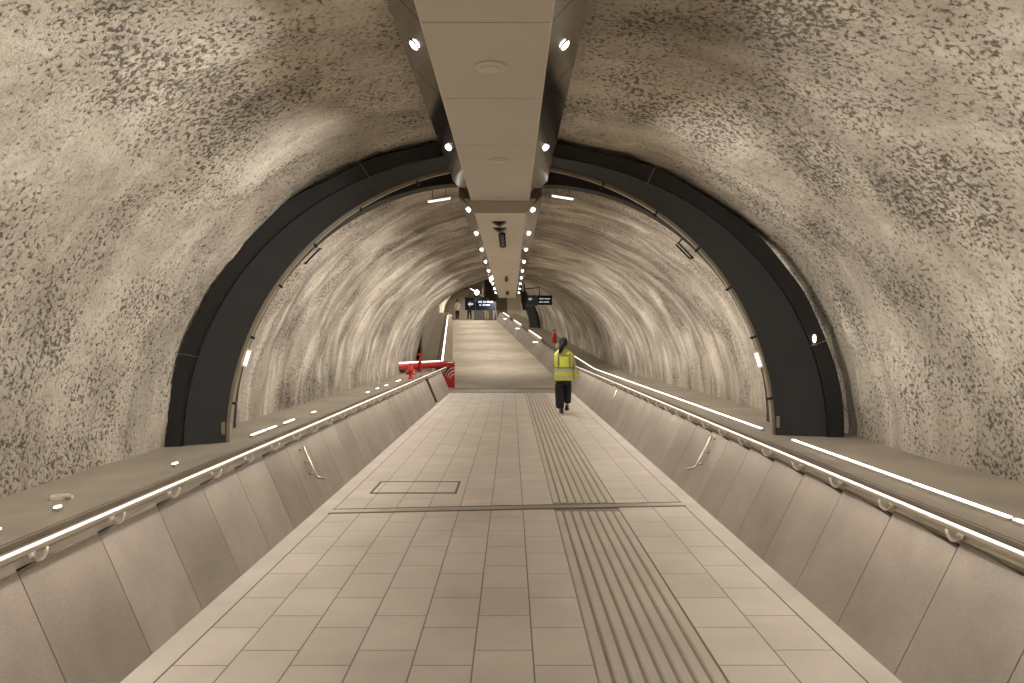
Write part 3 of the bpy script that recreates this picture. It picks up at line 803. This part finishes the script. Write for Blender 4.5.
def walker():
    X, Y = 1.085, 15.3
    root = thing('person', (X, Y, 0), 'person with dark ponytail in yellow high-visibility vest and black trousers, walking away', 'person')
    # facing +Y. left foot (x<0) behind and flat, right foot ahead, right heel just lifted
    V = []; E = []; R = []
    def v(p, r, par=None):
        V.append(p); R.append(r)
        if par is not None: E.append((par, len(V) - 1))
        return len(V) - 1
    pel = v((0, 0, .80), (.115, .085))
    sp = v((0, .01, .98), (.10, .075), pel)
    ch = v((0, .0, 1.16), (.125, .085), sp)
    nb = v((0, .005, 1.30), (.06, .05), ch)
    nk = v((0, .02, 1.365), (.042, .045), nb)
    h1 = v((0, .035, 1.43), (.062, .075), nk)
    h2 = v((0, .035, 1.50), (.068, .082), h1)
    h3 = v((0, .03, 1.555), (.045, .055), h2)
    # nose bump
    for s, hipy, knee, ank, toe in ((-1, -.0, (-.080, .06, .43), (-.065, -.03, .085), (-.07, .11, .03)), (1, 0, (.085, .11, .44), (.085, .10, .14), (.10, .23, .05))):
        hp = v((s * .085, hipy, .74), .082, pel); kn = v(knee, .052, hp); cf = v(tuple(Vector(knee).lerp(Vector(ank), .35)), .048, kn); an = v(ank, .03, cf)
        he = v((ank[0], ank[1] - .03, ank[2] - .045), .028, an); tb = v(toe, .028, an)
    for s, el, wr in ((-1, (-.19, .04, 1.04), (-.09, .20, .98)), (1, (.215, .00, 1.04), (.235, .10, .90))):
        sh = v((s * .155, 0, 1.265), .050, nb); e_ = v(el, .037, sh); w = v(wr, .024, e_); pm = v(tuple(Vector(wr) + Vector((s * .005, .025, -.05))), .030, w)
        d = Vector((s * .0, .03, -.06)).normalized()
        for k in range(4):
            b = Vector(V[pm]) + Vector((s * .002, .018 * (1.5 - k) * -1, -.012)); L = (.055, .07, .075, .062)[k]
            a1 = v(tuple(b + d * L * .5), .0085, pm); a2 = v(tuple(b + d * L * .9 + Vector((-s * .02, 0, 0))), .0075, a1)
        t1 = v(tuple(Vector(wr) + Vector((-s * .03, .035, -.035))), .010, w); t2 = v(tuple(Vector(wr) + Vector((-s * .04, .05, -.075))), .009, t1)
    skinmesh('body', V, E, R, M_skin, root)
    # face details (looking along the tunnel)
    f = MB()
    for s in (-1, 1): f.lathe([(.004, -.012), (.012, -.005), (.012, .005), (.004, .012)], (s * .030, .112, 1.475), 10)
    child(f, 'eye', M_white, root)
    f = MB(); f.loft([((0, .122, 1.425), .014, .012), ((0, .128, 1.437), .016, .018), ((0, .118, 1.475), .007, .01)], 10); child(f, 'nose', M_skin, root)
    f = MB(); f.tube([(-.022, .108, 1.402), (0, .116, 1.400), (.022, .108, 1.402)], .005, 6); child(f, 'mouth', M_redb, root)
    for s in (-1, 1):
        f = MB(); f.loft([((s * .073, .03, 1.44), .008, .012), ((s * .078, .03, 1.465), .010, .02), ((s * .075, .03, 1.49), .008, .016)], 10); child(f, 'ear', M_skin, root)
    # hair cap and ponytail
    h = MB()
    h.loft([((0, -.015, 1.395), .045, .045), ((0, -.012, 1.42), .070, .070), ((0, .002, 1.465), .084, .092), ((0, .012, 1.51), .086, .098), ((0, .018, 1.55), .074, .085), ((0, .02, 1.578), .045, .055), ((0, .02, 1.588), .012, .015)], 20)
    child(h, 'hair', M_hair, root)
    h = MB(); h.tube([(0, -.075, 1.50), (-.01, -.125, 1.47), (-.035, -.13, 1.40), (-.06, -.115, 1.33), (-.085, -.105, 1.27), (-.09, -.10, 1.25)], [.034, .044, .050, .046, .030, .008], 12)
    child(h, 'ponytail', M_hair, root)
    for s, pts in ((-1, ((-.13, 0, 1.27), (-.165, .01, 1.18), (-.188, .045, 1.05), (-.14, .13, 1.01), (-.10, .18, .985))), (1, ((.13, 0, 1.27), (.178, .0, 1.18), (.216, .0, 1.05), (.230, .05, .98), (.235, .085, .93)))):
        t = MB(); t.tube(pts, [.055, .052, .046, .040, .034], 12)
        child(t, 'sleeve', M_sleeve, root, sub=1)
    # vest: body of the garment with hems
    q = MB()
    q.loft([((0, .0, .675), .196, .128), ((0, .0, .72), .196, .130), ((0, .0, .86), .190, .130), ((0, .0, .98), .184, .126), ((0, .0, 1.10), .196, .128), ((0, .0, 1.22), .205, .118), ((0, .0, 1.29), .170, .095), ((0, .003, 1.335), .085, .065), ((0, .008, 1.35), .060, .055)], 28, pw=2.5)
    vo = child(q, 'vest', M_vest, root, sub=1)
    for (z0, z1, rx) in ((.765, .815, .2), (.885, .935, .195)):
        q = MB(); q.loft([((0, 0, z0), rx, .137), ((0, 0, z1), rx - .001, .137)], 28, pw=2.5, cap=False); o = child(q, 'reflective_band', M_reflect if z0 > .8 or True else M_grey, vo)
    q = MB(); q.loft([((0, 0, .945), .196, .137), ((0, 0, .972), .194, .136)], 28, pw=2.5, cap=False); child(q, 'dark_band', M_grey, vo)
    for s in (-1, 1):
        q = MB(); q.tube([(s * .115, -.112, 1.26), (s * .118, -.135, 1.15), (s * .12, -.137, .98)], .012, 6); child(q, 'piping', M_grey, vo)
    q = MB(); q.box((0, -.128, 1.225), (.17, .008, .018)); child(q, 'back_print', M_grey, vo)
    # wide trousers: pelvis flowing into two legs
    q = MB(); q.loft([((0, 0, .84), .150, .108), ((0, 0, .74), .168, .118), ((0, 0, .66), .172, .12), ((0, .01, .60), .160, .11)][::-1], 20)
    q.loft([((-.088, .0, .68), .092, .110), ((-.082, .03, .50), .094, .100), ((-.080, .03, .38), .092, .096), ((-.075, -.0, .22), .092, .094), ((-.072, -.02, .10), .094, .096)][::-1], 18)
    q.loft([((.085, .0, .68), .090, .110), ((.090, .07, .50), .084, .095), ((.092, .10, .38), .078, .086), ((.092, .10, .28), .074, .082), ((.092, .095, .20), .072, .080)][::-1], 18)
    child(q, 'trousers', M_trous, root, sub=1)
    # shoes
    for s, x, y, z, yaw in ((-1, -.035, -.05, .0, .05), (1, .080, .10, .055, -.05)):
        q = MB(); q.loft([((x, y + .05, z + .018), .044, .125), ((x, y + .05, z + .05), .042, .118), ((x, y + .025, z + .085), .036, .075), ((x, y - .01, z + .12), .034, .045)], 16); sh = child(q, 'shoe', M_shoe, root)
        q = MB(); q.loft([((x, y + .05, z), .046, .128), ((x, y + .05, z + .020), .047, .130)], 16); child(q, 'sole', M_sole, sh)
    b = thing('folded_bag', (X + .265, Y + .07, .735), 'soft yellow and white bundle held in the walking person\'s right hand', 'bundle')
    q = MB(); c = b.location
    q.loft([((c.x - .005, c.y, c.z - .01), .02, .03), ((c.x + .0, c.y, c.z + .03), .062, .06), ((c.x + .0, c.y + .02, c.z + .10), .068, .07), ((c.x - .01, c.y + .03, c.z + .17), .05, .055), ((c.x - .03, c.y + .03, c.z + .21), .02, .03)], 14)
    q.build('cloth', M_bag, b, smooth=True)
    q = MB(); q.loft([((c.x + .045, c.y - .02, c.z + .0), .02, .02), ((c.x + .055, c.y - .02, c.z + .05), .042, .04), ((c.x + .05, c.y - .02, c.z + .09), .02, .02)], 12); q.build('pale_fold', M_shirt, b, smooth=True)
walker()

def farperson(x, y, label, top, legs, hair=True, bag=False, yaw=0.):
    z0 = P(0, y, 0)[2]
    root = thing('person', (x, y, z0), label, 'person'); root.rotation_euler.z = yaw
    V = [(0, 0, .92), (0, 0, 1.12), (0, 0, 1.34), (0, 0, 1.48), (0, .01, 1.56), (0, .01, 1.66), (0, .0, 1.74)]
    R = [(.12, .09), (.11, .08), (.14, .09), (.05, .05), (.06, .07), (.072, .085), (.04, .05)]
    E = [(i, i + 1) for i in range(6)]
    for s in (-1, 1):
        b = len(V); V += [(s * .09, 0, .85), (s * .10, s * .05, .48), (s * .11, s * .08, .09), (s * .12, s * .08 + .12, .04)]; R += [.085, .055, .035, .03]; E += [(0, b), (b, b + 1), (b + 1, b + 2), (b + 2, b + 3)]
        b = len(V); V += [(s * .17, 0, 1.40), (s * .23, .0, 1.12), (s * .24, .08, .88), (s * .24, .10, .80)]; R += [.05, .04, .028, .03]; E += [(2, b), (b, b + 1), (b + 1, b + 2), (b + 2, b + 3)]
    skinmesh('body', V, E, R, M_skin, root, sub=1)
    q = MB(); q.loft([((0, 0, .84), .17, .12), ((0, 0, 1.1), .16, .115), ((0, 0, 1.34), .20, .12), ((0, 0, 1.44), .12, .08), ((0, 0, 1.50), .06, .055)], 16, pw=2.4)
    for s in (-1, 1): q.tube([(s * .16, 0, 1.40), (s * .22, 0, 1.20), (s * .235, 0, 1.08)], [.065, .058, .05], 10)
    child(q, 'jacket', top, root)
    q = MB(); q.loft([((0, 0, .88), .15, .11), ((0, 0, .74), .17, .12)][::-1], 14)
    for s in (-1, 1): q.loft([((s * .085, 0, .80), .09, .10), ((s * .10, s * .05, .48), .075, .08), ((s * .11, s * .08, .12), .06, .07)][::-1], 12)
    child(q, 'trousers', legs, root)
    q = MB(); q.loft([((0, -.02, 1.58), .07, .07), ((0, 0, 1.66), .085, .095), ((0, .01, 1.74), .07, .08), ((0, .01, 1.77), .03, .04)], 14); child(q, 'hair', M_hair, root)
farperson(-4.45, 61.4, 'distant person in a white top at the far left of the ramp top', M_shirt, M_trous, yaw=.4)
farperson(-3.42, 61.0, 'distant person in a yellow-green vest at the top of the ramp', M_vest, M_trous, yaw=2.9)
farperson(-1.98, 60.6, 'distant person in tan trousers at the ramp top, below the sign', M_trous, M_tanc, yaw=.2)
farperson(-1.30, 61.2, 'distant person in a pale shirt nearest the right side of the ramp top', M_shirt, M_shirt, yaw=-.5)

# ------------------------------------------------------------------ light
def area(name, loc, rot, sx, sy, e, col=(1., .92, .80)):
    ld = bpy.data.lights.new(name, 'AREA'); ld.shape = 'RECTANGLE'; ld.size = sx; ld.size_y = sy; ld.energy = e; ld.color = col
    o = bpy.data.objects.new(name, ld); COL.objects.link(o); o.location = loc; o.rotation_euler = rot; return o
# the rails carry a continuous light line aimed down at the floor edge
for s, x in ((-1, 1.935), (1, 1.99)):
    for y in (0., 4.5, 9., 13.5, 18.):
        area('rail_light', (s * (x - .03), y + 2.25, .668), (0, math.radians(s * 25), 0), .02, 4.4, 5.5)
w = bpy.data.worlds.new('world'); sc.world = w; w.use_nodes = True
w.node_tree.nodes['Background'].inputs[0].default_value = (1., .9, .75, 1); w.node_tree.nodes['Background'].inputs[1].default_value = .05

# ------------------------------------------------------------------ camera
cam = bpy.data.cameras.new('camera'); cam.sensor_width = 36; cam.lens = 36 * 740 / 1024; cam.clip_end = 200; cam.clip_start = .05
co = bpy.data.objects.new('camera', cam); COL.objects.link(co); co.location = (0, 0, 1.55)
co.rotation_euler = (PI / 2 - 2.5 / 740, 0, -1.0 / 740)
sc.camera = co
sc.view_settings.view_transform = 'Standard'
sc.view_settings.look = 'None'
sc.view_settings.exposure = 0.0
sc.cycles.max_bounces = 6; sc.cycles.diffuse_bounces = 4; sc.cycles.glossy_bounces = 3
sc.cycles.use_light_tree = True
sc.cycles.sample_clamp_indirect = 4
